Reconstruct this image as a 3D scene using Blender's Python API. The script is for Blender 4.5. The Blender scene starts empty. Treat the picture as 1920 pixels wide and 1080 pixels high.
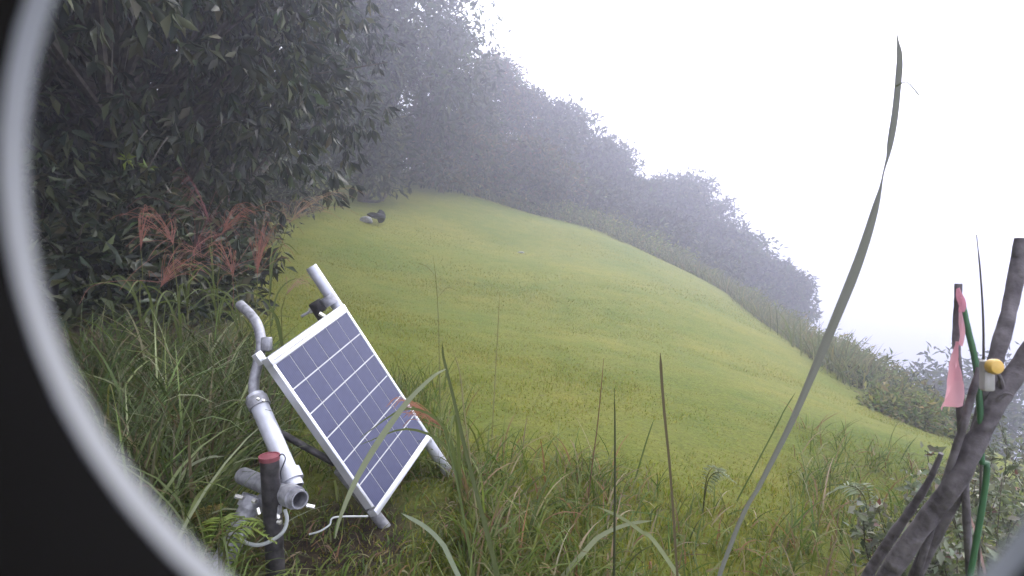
import bpy, math, random
import numpy as np
from mathutils import Vector, Matrix

random.seed(4)
RNG = np.random.default_rng(11)
D2R = math.radians
scene = bpy.context.scene
COL = scene.collection

# ------------------------------------------------------------------ camera
FPX = 1050.0                                   # focal length in pixels of a 1920 wide frame
PITCH = D2R(-6.0)
CAM = np.array([0.0, 0.0, 0.9])
FW = np.array([0.0, math.cos(PITCH), math.sin(PITCH)])
UP = np.array([0.0, -math.sin(PITCH), math.cos(PITCH)])
RT = np.array([1.0, 0.0, 0.0])
cam_data = bpy.data.cameras.new('camera')
cam = bpy.data.objects.new('camera', cam_data)
COL.objects.link(cam)
cam.location = CAM
cam.rotation_euler = (math.pi / 2 + PITCH, 0, 0)
cam_data.sensor_width = 36.0
cam_data.lens = 36.0 * FPX / 1920.0
cam_data.clip_start = 0.004
cam_data.clip_end = 2000.0
cam_data.dof.use_dof = True
cam_data.dof.focus_distance = 1.8
cam_data.dof.aperture_fstop = cam_data.lens / 1.8    # a 1.8 mm opening, as in a small web camera
scene.camera = cam

# ------------------------------------------------------------------ sky, sun, exposure
SUN_EL, SUN_AZ = D2R(31), D2R(34)              # azimuth measured from the view direction to the right
world = bpy.data.worlds.new('World')
scene.world = world
world.use_nodes = True
wn = world.node_tree.nodes
wl = world.node_tree.links
wn.clear()
w_out = wn.new('ShaderNodeOutputWorld')
w_bg = wn.new('ShaderNodeBackground')
w_sky = wn.new('ShaderNodeTexSky')
w_sky.sky_type = 'NISHITA'
w_sky.sun_disc = False
w_sky.sun_elevation = SUN_EL
w_sky.sun_rotation = SUN_AZ
w_sky.dust_density = 4.0
w_mix = wn.new('ShaderNodeMix')                # an even cloud deck over the clear sky
w_mix.data_type = 'RGBA'
w_mix.inputs[0].default_value = 0.88
w_mix.inputs[7].default_value = (17.0, 17.3, 18.6, 1)
wl.new(w_sky.outputs[0], w_mix.inputs[6])
wl.new(w_mix.outputs[2], w_bg.inputs[0])
w_bg.inputs[1].default_value = 0.12
wl.new(w_bg.outputs[0], w_out.inputs[0])

sun_data = bpy.data.lights.new('sun', 'SUN')
sun_data.energy = 1.5
sun_data.angle = D2R(14)
sun_data.color = (1.0, 0.95, 0.88)
sun = bpy.data.objects.new('sun', sun_data)
COL.objects.link(sun)
sv = Vector((math.sin(SUN_AZ) * math.cos(SUN_EL), math.cos(SUN_AZ) * math.cos(SUN_EL), math.sin(SUN_EL)))
sun.rotation_euler = sv.to_track_quat('Z', 'Y').to_euler()
sun.location = (20, 20, 40)

vs = scene.view_settings
vs.view_transform = 'Standard'
vs.look = 'None'
vs.gamma = 1
vs.use_curve_mapping = False
vs.exposure = 0.75
scene.render.engine = 'CYCLES'
cy = scene.cycles
cy.use_denoising = True
cy.max_bounces = 8
cy.diffuse_bounces = 3
cy.transmission_bounces = 4
cy.transparent_max_bounces = 8
cy.volume_bounces = 2
cy.sample_clamp_indirect = 6
cy.caustics_reflective = False
cy.caustics_refractive = False

# ------------------------------------------------------------------ picture <-> place
def ray(px, py):
    return FW + RT * (px - 960.0) / FPX + UP * (540.0 - py) / FPX

def at(px, py, depth):
    """point at a distance along the view axis"""
    return CAM + ray(px, py) * depth

def far(px, py, d):
    """point at a horizontal distance from the camera"""
    v = ray(px, py)
    return CAM + v * (d / math.hypot(v[0], v[1]))

# terrain: a smooth hillside through surveyed points (pixel, horizontal distance)
_cp = [(640, 348, 20), (700, 405, 15), (700, 560, 7.4), (960, 700, 3.7), (960, 540, 9.3), (960, 470, 14.5),
       (820, 350, 21), (1000, 402, 22), (1120, 430, 21), (1250, 492, 20), (1380, 560, 18), (1500, 650, 14),
       (1620, 800, 5.2), (1300, 700, 4.9), (1300, 580, 10), (1420, 880, 2.9), (1640, 735, 10), (1500, 720, 7.5),
       (1750, 850, 4.2), (1150, 860, 2.05), (900, 930, 1.55), (560, 470, 9.5), (800, 430, 15), (1690, 815, 15), (1580, 740, 20), (1850, 870, 12)]
_pts = [far(*c) for c in _cp]
_pts += [np.array(p, float) for p in [
    (0, 0, 0), (0.8, 0.3, -0.05), (-0.8, 0.4, 0.08), (-0.6, 1.4, 0.03), (-1.5, 2, 0.18), (-3, 3, 0.45), (-4, 6, 0.75),
    (-6, 3, 1.0), (-8, 8, 1.8), (-12, 14, 3.2), (0, -4, -0.1), (-6, -4, 0.6), (6, -4, -1.4), (4, 0.5, -0.9),
    (12, 4, -4.2), (-14, 0, 3), (0, 34, 1.8), (-10, 32, 4.5), (10, 32, -0.6), (18, 30, -10.0), (26, 20, -13), (22, 24, -12),
    (0, 60, -2), (-30, 50, 8), (30, 50, -22), (60, 20, -38), (60, -30, -32), (-50, 0, 12), (0, -50, -6),
    (0, 160, -30), (-120, 120, 14), (110, 120, -62), (160, 0, -66), (-150, 0, 22), (0, -150, -30), (-110, -110, 0), (110, -110, -50)]]
_pts = np.array(_pts)
_A = _pts[:, :2] / 20.0
def _k(r2):
    return np.where(r2 > 1e-12, 0.5 * r2 * np.log(np.maximum(r2, 1e-12)), 0.0)
_n = len(_A)
_K = _k(((_A[:, None] - _A[None]) ** 2).sum(-1)) + np.eye(_n) * 0.002
_P = np.c_[np.ones(_n), _A]
_M = np.block([[_K, _P], [_P.T, np.zeros((3, 3))]])
_w = np.linalg.solve(_M, np.r_[_pts[:, 2], 0, 0, 0])
def terr(x, y):
    """height of the hillside; works on arrays"""
    q = np.stack([np.asarray(x, float), np.asarray(y, float)], -1)
    r = np.linalg.norm(q, axis=-1, keepdims=True)
    q = np.where(r > 190, q * 190 / np.maximum(r, 1e-6), q)
    shp = q.shape[:-1]
    q = q.reshape(-1, 2) / 20.0
    out = np.empty(len(q))
    for i in range(0, len(q), 20000):
        c = q[i:i + 20000]
        out[i:i + 20000] = _k(((c[:, None] - _A[None]) ** 2).sum(-1)) @ _w[:_n] + np.c_[np.ones(len(c)), c] @ _w[_n:]
    return out.reshape(shp)

def gz(x, y):
    return float(terr(np.array([x]), np.array([y]))[0])

def ground_hit(px, py):
    v = ray(px, py)
    t = np.linspace(0.6, 60, 4000)
    p = CAM + v[None] * t[:, None]
    below = np.where(p[:, 2] < terr(p[:, 0], p[:, 1]))[0]
    return p[below[0]] if len(below) else p[-1]

# ------------------------------------------------------------------ materials
def nt(name):
    m = bpy.data.materials.new(name)
    m.use_nodes = True
    n = m.node_tree.nodes
    l = m.node_tree.links
    return m, n, l, n['Principled BSDF'], n['Material Output']

def mat_plain(name, col, rough=0.5, metal=0.0, var=0.12, scale=30.0, bump=0.0, spec=0.5, dark=None):
    m, n, l, b, o = nt(name)
    tc = n.new('ShaderNodeTexCoord')
    no = n.new('ShaderNodeTexNoise')
    no.inputs['Scale'].default_value = scale
    no.inputs['Detail'].default_value = 6
    l.new(tc.outputs['Object'], no.inputs['Vector'])
    cr = n.new('ShaderNodeValToRGB')
    d = dark if dark else tuple(c * (1 - var * 2) for c in col)
    cr.color_ramp.elements[0].color = (*d, 1)
    cr.color_ramp.elements[0].position = 0.32
    cr.color_ramp.elements[1].color = (*[min(1, c * (1 + var)) for c in col], 1)
    cr.color_ramp.elements[1].position = 0.68
    l.new(no.outputs['Fac'], cr.inputs[0])
    l.new(cr.outputs[0], b.inputs['Base Color'])
    b.inputs['Roughness'].default_value = rough
    b.inputs['Metallic'].default_value = metal
    b.inputs['Specular IOR Level'].default_value = spec
    if bump:
        bp = n.new('ShaderNodeBump')
        bp.inputs['Strength'].default_value = bump
        bp.inputs['Distance'].default_value = 0.01
        l.new(no.outputs['Fac'], bp.inputs['Height'])
        l.new(bp.outputs[0], b.inputs['Normal'])
    return m

def mat_leaf(name, trans=0.35, rough=0.5, spec=0.3):
    """colour comes from each leaf's own tint"""
    m, n, l, b, o = nt(name)
    a = n.new('ShaderNodeAttribute')
    a.attribute_name = 'tint'
    l.new(a.outputs['Color'], b.inputs['Base Color'])
    b.inputs['Roughness'].default_value = rough
    b.inputs['Specular IOR Level'].default_value = spec
    t = n.new('ShaderNodeBsdfTranslucent')
    hs = n.new('ShaderNodeHueSaturation')
    hs.inputs['Saturation'].default_value = 1.15
    hs.inputs['Value'].default_value = 1.25
    l.new(a.outputs['Color'], hs.inputs['Color'])
    l.new(hs.outputs[0], t.inputs['Color'])
    mx = n.new('ShaderNodeMixShader')
    mx.inputs[0].default_value = trans
    l.new(b.outputs[0], mx.inputs[1])
    l.new(t.outputs[0], mx.inputs[2])
    l.new(mx.outputs[0], o.inputs[0])
    return m

def mat_ground():
    m, n, l, b, o = nt('meadow_turf')
    tc = n.new('ShaderNodeTexCoord')
    def noise(s, det=5, rough=0.55):
        t = n.new('ShaderNodeTexNoise')
        t.inputs['Scale'].default_value = s
        t.inputs['Detail'].default_value = det
        t.inputs['Roughness'].default_value = rough
        l.new(tc.outputs['Object'], t.inputs['Vector'])
        return t
    def ramp(src, p0, c0, p1, c1):
        r = n.new('ShaderNodeValToRGB')
        r.color_ramp.elements[0].position = p0
        r.color_ramp.elements[0].color = (*c0, 1)
        r.color_ramp.elements[1].position = p1
        r.color_ramp.elements[1].color = (*c1, 1)
        l.new(src, r.inputs[0])
        return r
    def mix(fac, a, b_, mode='MIX'):
        x = n.new('ShaderNodeMix')
        x.data_type = 'RGBA'
        x.blend_type = mode
        if isinstance(fac, float):
            x.inputs[0].default_value = fac
        else:
            l.new(fac, x.inputs[0])
        l.new(a, x.inputs[6])
        l.new(b_, x.inputs[7])
        return x.outputs[2]
    big = ramp(noise(0.45, 4).outputs['Fac'], 0.34, (0.095, 0.142, 0.018), 0.68, (0.215, 0.202, 0.034))
    mid = ramp(noise(3.2, 6).outputs['Fac'], 0.36, (0.115, 0.150, 0.020), 0.70, (0.210, 0.198, 0.038))
    c = mix(0.45, big.outputs[0], mid.outputs[0])
    fine = ramp(noise(38, 8, 0.7).outputs['Fac'], 0.34, (0.60, 0.60, 0.55), 0.62, (1.15, 1.15, 1.1))
    c = mix(0.85, c, fine.outputs[0], 'MULTIPLY')
    spot = ramp(noise(9, 3).outputs['Fac'], 0.70, (0, 0, 0), 0.76, (1, 1, 1))
    bare = n.new('ShaderNodeRGB')
    bare.outputs[0].default_value = (0.085, 0.06, 0.035, 1)
    sep = n.new('ShaderNodeMath')
    sep.operation = 'MULTIPLY'
    sep.inputs[1].default_value = 0.6
    l.new(spot.outputs[0], sep.inputs[0])
    c = mix(sep.outputs[0], c, bare.outputs[0])
    sx = n.new('ShaderNodeSeparateXYZ')
    l.new(tc.outputs['Object'], sx.inputs[0])
    def mth(op, a, b_):
        q = n.new('ShaderNodeMath'); q.operation = op
        for i_, z in enumerate((a, b_)):
            if isinstance(z, (int, float)): q.inputs[i_].default_value = z
            else: l.new(z, q.inputs[i_])
        return q.outputs[0]
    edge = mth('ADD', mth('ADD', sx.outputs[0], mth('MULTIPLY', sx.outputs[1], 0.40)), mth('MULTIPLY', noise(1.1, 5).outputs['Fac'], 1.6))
    shade_soil = ramp(edge, 0.30, (1, 1, 1), 0.62, (0, 0, 0))      # leaf litter plus painted-in shade under the trees and tall grass on the left
    dx = mth('ADD', sx.outputs[0], 0.45); dy = mth('ADD', sx.outputs[1], -1.35)
    rr = mth('ADD', mth('SQRT', mth('ADD', mth('MULTIPLY', dx, dx), mth('MULTIPLY', dy, dy)), 0.0), mth('MULTIPLY', noise(5, 5).outputs['Fac'], 0.6))
    worn = ramp(rr, 0.45, (1, 1, 1), 0.75, (0, 0, 0))        # trodden ground round the foot of the stand
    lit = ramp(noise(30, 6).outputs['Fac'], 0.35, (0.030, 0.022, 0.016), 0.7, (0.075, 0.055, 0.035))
    c = mix(shade_soil.outputs[0], c, lit.outputs[0])
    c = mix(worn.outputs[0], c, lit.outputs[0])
    l.new(c, b.inputs['Base Color'])
    b.inputs['Roughness'].default_value = 0.9
    b.inputs['Specular IOR Level'].default_value = 0.15
    bp = n.new('ShaderNodeBump')
    bp.inputs['Strength'].default_value = 0.9
    bp.inputs['Distance'].default_value = 0.03
    l.new(noise(26, 8, 0.75).outputs['Fac'], bp.inputs['Height'])
    l.new(bp.outputs[0], b.inputs['Normal'])
    return m

M = dict(
    ground=mat_ground(),
    grass=mat_leaf('grass_blade', 0.35, 0.6, 0.2),
    leaf=mat_leaf('broad_leaf', 0.22, 0.42, 0.22),
    far_leaf=mat_leaf('distant_leaf', 0.32, 0.6, 0.2),
    plume=mat_leaf('grass_plume', 0.4, 0.6, 0.2),
    bark=mat_plain('bark', (0.085, 0.07, 0.055), 0.9, var=0.3, scale=18, bump=0.6),
    deadwood=mat_plain('weathered_wood', (0.16, 0.145, 0.15), 0.9, var=0.3, scale=38, bump=0.9, spec=0.15, dark=(0.075, 0.066, 0.068)),
    alu=mat_plain('anodised_aluminium', (0.80, 0.81, 0.84), 0.38, 0.55, var=0.06, scale=14, bump=0.03),
    galv=mat_plain('galvanised_steel', (0.52, 0.53, 0.57), 0.45, 0.5, var=0.06, scale=40),
    old_galv=mat_plain('weathered_steel', (0.34, 0.34, 0.36), 0.55, 0.5, var=0.2, scale=60, bump=0.05),
    bright=mat_plain('bright_zinc', (0.85, 0.83, 0.76), 0.25, 0.7, var=0.08, scale=60),
    dark_metal=mat_plain('dark_casting', (0.06, 0.055, 0.055), 0.6, 0.4, var=0.4, scale=40, bump=0.2),
    white=mat_plain('white_plastic', (0.74, 0.75, 0.78), 0.45, var=0.06, scale=12),
    backsheet=mat_plain('white_backsheet', (0.55, 0.55, 0.53), 0.5, var=0.06, scale=20),
    busbar=mat_plain('silver_busbar', (0.42, 0.42, 0.43), 0.4, 0.4, var=0.2, scale=150),
    black=mat_plain('black_plastic', (0.004, 0.0035, 0.0035), 0.95, var=0.3, scale=20, spec=0.1),
    red=mat_plain('red_plastic', (0.21, 0.055, 0.065), 0.5, var=0.15, scale=30),
    cable=mat_plain('pale_cable', (0.40, 0.42, 0.40), 0.5, var=0.1, scale=40),
    tie=mat_plain('black_tie', (0.02, 0.02, 0.03), 0.5, var=0.2),
    stone=mat_plain('grey_stone', (0.36, 0.35, 0.37), 0.85, var=0.25, scale=9, bump=0.5),
    dark_stone=mat_plain('dark_stone', (0.010, 0.010, 0.013), 0.85, var=0.3, scale=9, bump=0.5),
    green=mat_plain('green_plastic', (0.05, 0.14, 0.06), 0.45, var=0.12, scale=30),
    pink=mat_leaf('pink_tape', 0.5, 0.5, 0.3),
    yellow=mat_plain('yellow_plastic', (0.62, 0.40, 0.09), 0.4, var=0.1, scale=30),
    grey_plastic=mat_plain('pale_grey_plastic', (0.42, 0.41, 0.38), 0.5, var=0.12, scale=40),
)

def mat_cell():
    m, n, l, b, o = nt('solar_cell')
    tc = n.new('ShaderNodeTexCoord')
    vo = n.new('ShaderNodeTexVoronoi')
    vo.inputs['Scale'].default_value = 70
    l.new(tc.outputs['Object'], vo.inputs['Vector'])
    oi = n.new('ShaderNodeObjectInfo')
    cr = n.new('ShaderNodeValToRGB')
    cr.color_ramp.elements[0].color = (0.024, 0.028, 0.072, 1)
    cr.color_ramp.elements[1].color = (0.038, 0.042, 0.100, 1)
    sp = n.new('ShaderNodeSeparateColor')
    l.new(vo.outputs['Color'], sp.inputs[0])
    ad = n.new('ShaderNodeMath')
    ad.operation = 'ADD'
    l.new(sp.outputs[0], ad.inputs[0])
    l.new(oi.outputs['Random'], ad.inputs[1])
    ml = n.new('ShaderNodeMath')
    ml.operation = 'MULTIPLY'
    ml.inputs[1].default_value = 0.5
    l.new(ad.outputs[0], ml.inputs[0])
    l.new(ml.outputs[0], cr.inputs[0])
    wv = n.new('ShaderNodeTexWave')                # fine grid fingers printed on the cell
    wv.bands_direction = 'X'
    wv.inputs['Scale'].default_value = 55
    l.new(tc.outputs['Object'], wv.inputs['Vector'])
    mx = n.new('ShaderNodeMix')
    mx.data_type = 'RGBA'
    mx.inputs[7].default_value = (0.075, 0.080, 0.14, 1)
    mm = n.new('ShaderNodeMath')
    mm.operation = 'MULTIPLY'
    mm.inputs[1].default_value = 0.35
    l.new(wv.outputs['Fac'], mm.inputs[0])
    l.new(mm.outputs[0], mx.inputs[0])
    l.new(cr.outputs[0], mx.inputs[6])
    l.new(mx.outputs[2], b.inputs['Base Color'])
    b.inputs['Roughness'].default_value = 0.16
    b.inputs['Specular IOR Level'].default_value = 0.5
    return m
M['cell'] = mat_cell()

def mat_rim():
    m, n, l, b, o = nt('white_acrylic')
    b.inputs['Base Color'].default_value = (0.62, 0.65, 0.69, 1)
    b.inputs['Roughness'].default_value = 0.4
    t = n.new('ShaderNodeBsdfTranslucent')
    t.inputs['Color'].default_value = (0.60, 0.64, 0.70, 1)
    mx = n.new('ShaderNodeMixShader')
    mx.inputs[0].default_value = 0.5
    l.new(b.outputs[0], mx.inputs[1])
    l.new(t.outputs[0], mx.inputs[2])
    l.new(mx.outputs[0], o.inputs[0])
    return m
M['rim'] = mat_rim()

# ------------------------------------------------------------------ object helpers
def tag(o, label=None, cat=None, group=None, kind=None):
    if label: o['label'] = label
    if cat: o['category'] = cat
    if group: o['group'] = group
    if kind: o['kind'] = kind
    return o

def link(name, data, parent=None, mat=None):
    o = bpy.data.objects.new(name, data)
    COL.objects.link(o)
    if parent is not None:
        o.parent = parent
    if mat is not None and data is not None:
        data.materials.append(mat)
    return o

def empty(name, loc, label, cat, group=None):
    o = bpy.data.objects.new(name, None)
    o.empty_display_size = 0.1
    COL.objects.link(o)
    o.location = tuple(loc)
    return tag(o, label, cat, group)

def mesh_from(name, verts, faces, tint=None, smooth=True):
    me = bpy.data.meshes.new(name)
    verts = np.asarray(verts, np.float32).reshape(-1, 3)
    if isinstance(faces, np.ndarray):
        k = faces.shape[1]
        nf = len(faces)
        me.vertices.add(len(verts))
        me.vertices.foreach_set('co', verts.ravel())
        me.loops.add(nf * k)
        me.loops.foreach_set('vertex_index', faces.astype(np.int32).ravel())
        me.polygons.add(nf)
        me.polygons.foreach_set('loop_start', np.arange(0, nf * k, k, dtype=np.int32))
    else:
        me.from_pydata([tuple(map(float, v)) for v in verts], [], faces)
    if tint is not None:
        at_ = me.color_attributes.new('tint', 'FLOAT_COLOR', 'POINT')
        t = np.c_[np.asarray(tint, np.float32), np.ones(len(verts), np.float32)]
        at_.data.foreach_set('color', t.ravel().astype(np.float32))
    me.update(calc_edges=True)
    if smooth:
        me.polygons.foreach_set('use_smooth', np.ones(len(me.polygons), bool))
    return me

class MB:
    """collects shapes into one mesh; points are given relative to an origin"""
    def __init__(s, origin=(0, 0, 0)):
        s.v, s.f, s.o = [], [], np.array(origin, float)
    def add(s, v, f):
        k = len(s.v)
        s.v += [np.asarray(p, float) - s.o for p in v]
        s.f += [tuple(i + k for i in q) for q in f]
    def tube(s, path, rad, n=14, cap=True, inner=None):
        path = [np.asarray(p, float) for p in path]
        m = len(path)
        rad = [rad] * m if np.isscalar(rad) else list(rad)
        v, f = [], []
        ref = None
        for i, p in enumerate(path):
            d = path[min(i + 1, m - 1)] - path[max(i - 1, 0)]
            d = d / (np.linalg.norm(d) + 1e-12)
            if ref is None:
                ref = np.cross(d, [0.3, 0.2, 1.0] if abs(d[2]) < 0.9 else [1.0, 0.1, 0])
            ref = ref - d * (ref @ d)
            ref /= np.linalg.norm(ref) + 1e-12
            b = np.cross(d, ref)
            for j in range(n):
                a = 2 * math.pi * j / n
                v.append(p + rad[i] * (math.cos(a) * ref + math.sin(a) * b))
        for i in range(m - 1):
            for j in range(n):
                f.append((i * n + j, i * n + (j + 1) % n, (i + 1) * n + (j + 1) % n, (i + 1) * n + j))
        if inner:      # an open pipe: wall thickness and a dark bore
            d0 = path[0] - path[1]; d0 /= np.linalg.norm(d0)
            k = len(v)
            for j in range(n): v.append(path[0] + (v[j] - path[0]) * inner)
            for j in range(n): v.append(path[0] - d0 * rad[0] * 5 + (v[j] - path[0]) * inner)
            for j in range(n):
                f.append((j, k + j, k + (j + 1) % n, (j + 1) % n))
                f.append((k + j, k + n + j, k + n + (j + 1) % n, k + (j + 1) % n))
            f.append(tuple(k + n + j for j in range(n)))
        elif cap:
            f.append(tuple(reversed(range(n))))
        if cap:
            f.append(tuple((m - 1) * n + j for j in range(n)))
        s.add(v, f)
        return s
    def box(s, c, ax, ay, az, hx, hy, hz, bev=0.0):
        c = np.asarray(c, float); ax, ay, az = [np.asarray(a, float) for a in (ax, ay, az)]
        if bev <= 0:
            v = [c + ax * hx * i + ay * hy * j + az * hz * k for k in (-1, 1) for j in (-1, 1) for i in (-1, 1)]
            s.add(v, [(0, 2, 3, 1), (4, 5, 7, 6), (0, 1, 5, 4), (2, 6, 7, 3), (0, 4, 6, 2), (1, 3, 7, 5)])
            return s
        v, f = [], []
        prof = [(-hz, bev), (-hz + bev, 0), (hz - bev, 0), (hz, bev)]
        for z, ins in prof:
            x, y = hx - ins, hy - ins
            b = bev * 0.8
            for (i, j) in ((x - b, -y), (x, -y + b), (x, y - b), (x - b, y), (-x + b, y), (-x, y - b), (-x, -y + b), (-x + b, -y)):
                v.append(c + ax * i + ay * j + az * z)
        for r in range(3):
            for j in range(8):
                f.append((r * 8 + j, r * 8 + (j + 1) % 8, (r + 1) * 8 + (j + 1) % 8, (r + 1) * 8 + j))
        f.append(tuple(reversed(range(8)))); f.append(tuple(range(24, 32)))
        s.add(v, f)
        return s
    def ring(s, c, axis, ri, ro, h, n=28, ri2=None):
        c = np.asarray(c, float); d = np.asarray(axis, float); d = d / np.linalg.norm(d)
        r = np.cross(d, [0, 0, 1.0] if abs(d[2]) < 0.9 else [1.0, 0, 0]); r /= np.linalg.norm(r); b = np.cross(d, r)
        ri2 = ri if ri2 is None else ri2
        v, f = [], []
        for rr, z in ((ri, -h / 2), (ro, -h / 2), (ro, h / 2), (ri2, h / 2)):
            for j in range(n):
                a = 2 * math.pi * j / n
                v.append(c + d * z + rr * (math.cos(a) * r + math.sin(a) * b))
        for q in range(4):
            for j in range(n):
                f.append((q * n + j, q * n + (j + 1) % n, ((q + 1) % 4) * n + (j + 1) % n, ((q + 1) % 4) * n + j))
        s.add(v, f)
        return s
    def build(s, name, mat, parent=None, smooth=True, tint=None):
        t = None if tint is None else np.tile(np.array(tint, float), (len(s.v), 1))
        me = mesh_from(name, np.array(s.v), s.f, t, smooth)
        if smooth:
            me.set_sharp_from_angle(angle=D2R(38))
        return link(name, me, parent, mat)

def smooth_path(pts, n=24):
    """Catmull-Rom through the points"""
    p = [np.asarray(q, float) for q in pts]
    p = [2 * p[0] - p[1]] + p + [2 * p[-1] - p[-2]]
    out = []
    seg = len(p) - 3
    for k in range(n + 1):
        u = k / n * seg
        i = min(int(u), seg - 1)
        t = u - i
        a, b, c, d = p[i:i + 4]
        out.append(0.5 * ((2 * b) + (-a + c) * t + (2 * a - 5 * b + 4 * c - d) * t * t + (-a + 3 * b - 3 * c + d) * t ** 3))
    return out

def blades(base, hgt, az, lean, droop, wid, tint, seg=4, tip=0.08, tw=None, zsink=0.01):
    """N ribbons of grass. base Nx3, the rest N long. Returns verts, quads, tint"""
    n = len(base)
    t = np.linspace(0, 1, seg + 1)[None, :]
    ang = lean[:, None] + droop[:, None] * t ** 1.6          # angle away from upright
    ds = hgt[:, None] / seg
    sx = np.cumsum(np.sin(ang) * ds, 1) - np.sin(ang[:, :1]) * ds
    sz = np.cumsum(np.cos(ang) * ds, 1) - np.cos(ang[:, :1]) * ds
    dirx, diry = np.cos(az), np.sin(az)
    c = np.empty((n, seg + 1, 3))
    c[..., 0] = base[:, 0:1] + sx * dirx[:, None]
    c[..., 1] = base[:, 1:2] + sx * diry[:, None]
    c[..., 2] = base[:, 2:3] + sz - zsink
    w = wid[:, None] * (np.minimum(1, 0.55 + 1.5 * t) * (1 - t ** 2.2) + tip * t)
    tw = RNG.uniform(0, math.pi, n) if tw is None else tw
    side = np.stack([-np.sin(az + tw * 0.25) , np.cos(az + tw * 0.25), np.sin(tw) * 0.5], -1)
    side /= np.linalg.norm(side, axis=1, keepdims=True)
    L = c - side[:, None] * w[..., None] * 0.5
    Rr = c + side[:, None] * w[..., None] * 0.5
    v = np.stack([L, Rr], 2).reshape(-1, 3)
    b = (np.arange(n) * (seg + 1) * 2)[:, None, None]
    i = (np.arange(seg) * 2)[None, :, None]
    q = b + i + np.array([0, 1, 3, 2])[None, None]
    shade = np.repeat(tint, (seg + 1) * 2, 0)
    return v, q.reshape(-1, 4), shade

def tints(n, cols, wts=None, jit=0.18):
    cols = np.array(cols)
    c = cols[RNG.choice(len(cols), n, p=wts)]
    return np.clip(c * (1 + RNG.normal(0, jit, (n, 1))) * (1 + RNG.normal(0, jit * 0.3, (n, 3))), 0.004, 0.9)

def leaf_cloud(pos, direc, nrm, length, width, tint, fold=0.25):
    """folded pointed leaves: 6 vertices, two quads each"""
    d = direc / np.linalg.norm(direc, axis=1, keepdims=True)
    s = np.cross(d, nrm); s /= np.linalg.norm(s, axis=1, keepdims=True) + 1e-9
    u = np.cross(s, d)
    Lh, W = length[:, None], width[:, None]
    a = pos
    tip = pos + d * Lh - u * Lh * 0.12
    m = pos + d * Lh * 0.45
    l = m + s * W * 0.5 + u * W * fold
    r = m - s * W * 0.5 + u * W * fold
    v = np.stack([a, l, tip, r], 1).reshape(-1, 3)
    b = (np.arange(len(pos)) * 4)[:, None]
    f = np.concatenate([b + np.array([[0, 2, 1]]), b + np.array([[0, 3, 2]])], 0)
    return v, f, np.repeat(tint, 4, 0)

def rnd_dir(n, zbias=0.0):
    d = RNG.normal(size=(n, 3)); d[:, 2] += zbias
    return d / np.linalg.norm(d, axis=1, keepdims=True)

# ------------------------------------------------------------------ the ground
def build_ground():
    def axis(lim, fine, step):
        a = [0.0]
        while a[-1] < lim:
            a.append(a[-1] + (step if a[-1] < fine else max(step, (a[-1] - fine) * 0.16 + step)))
        return np.array(sorted(set([-q for q in a] + a)))
    xs = axis(420, 12, 0.16); ys = axis(420, 26, 0.16)
    ys = ys[(ys > -18) | (np.arange(len(ys)) % 4 == 0)]
    X, Y = np.meshgrid(xs, ys)
    Z = terr(X, Y)
    r = np.hypot(X, Y)
    near = np.clip(1 - r / 45, 0, 1)
    for s, a in ((0.7, 0.020), (2.3, 0.008), (5.1, 0.006)):     # hummocks
        ph = RNG.uniform(0, 6.28, 4)
        Z += near * a * (np.sin(X * s + ph[0] + 1.3 * np.sin(Y * s * 0.7 + ph[1])) * np.sin(Y * s * 1.1 + ph[2] + 0.8 * np.sin(X * s * 0.6 + ph[3])))
    Z += near * RNG.normal(0, 0.003, Z.shape)
    ny, nx = X.shape
    idx = np.arange(nx * ny).reshape(ny, nx)
    f = np.stack([idx[:-1, :-1], idx[:-1, 1:], idx[1:, 1:], idx[1:, :-1]], -1).reshape(-1, 4)
    me = mesh_from('ground', np.stack([X, Y, Z], -1).reshape(-1, 3), f)
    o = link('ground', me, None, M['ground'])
    tag(o, 'sloping yellow-green mountain meadow falling away to the right', None, None, 'structure')
build_ground()

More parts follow.
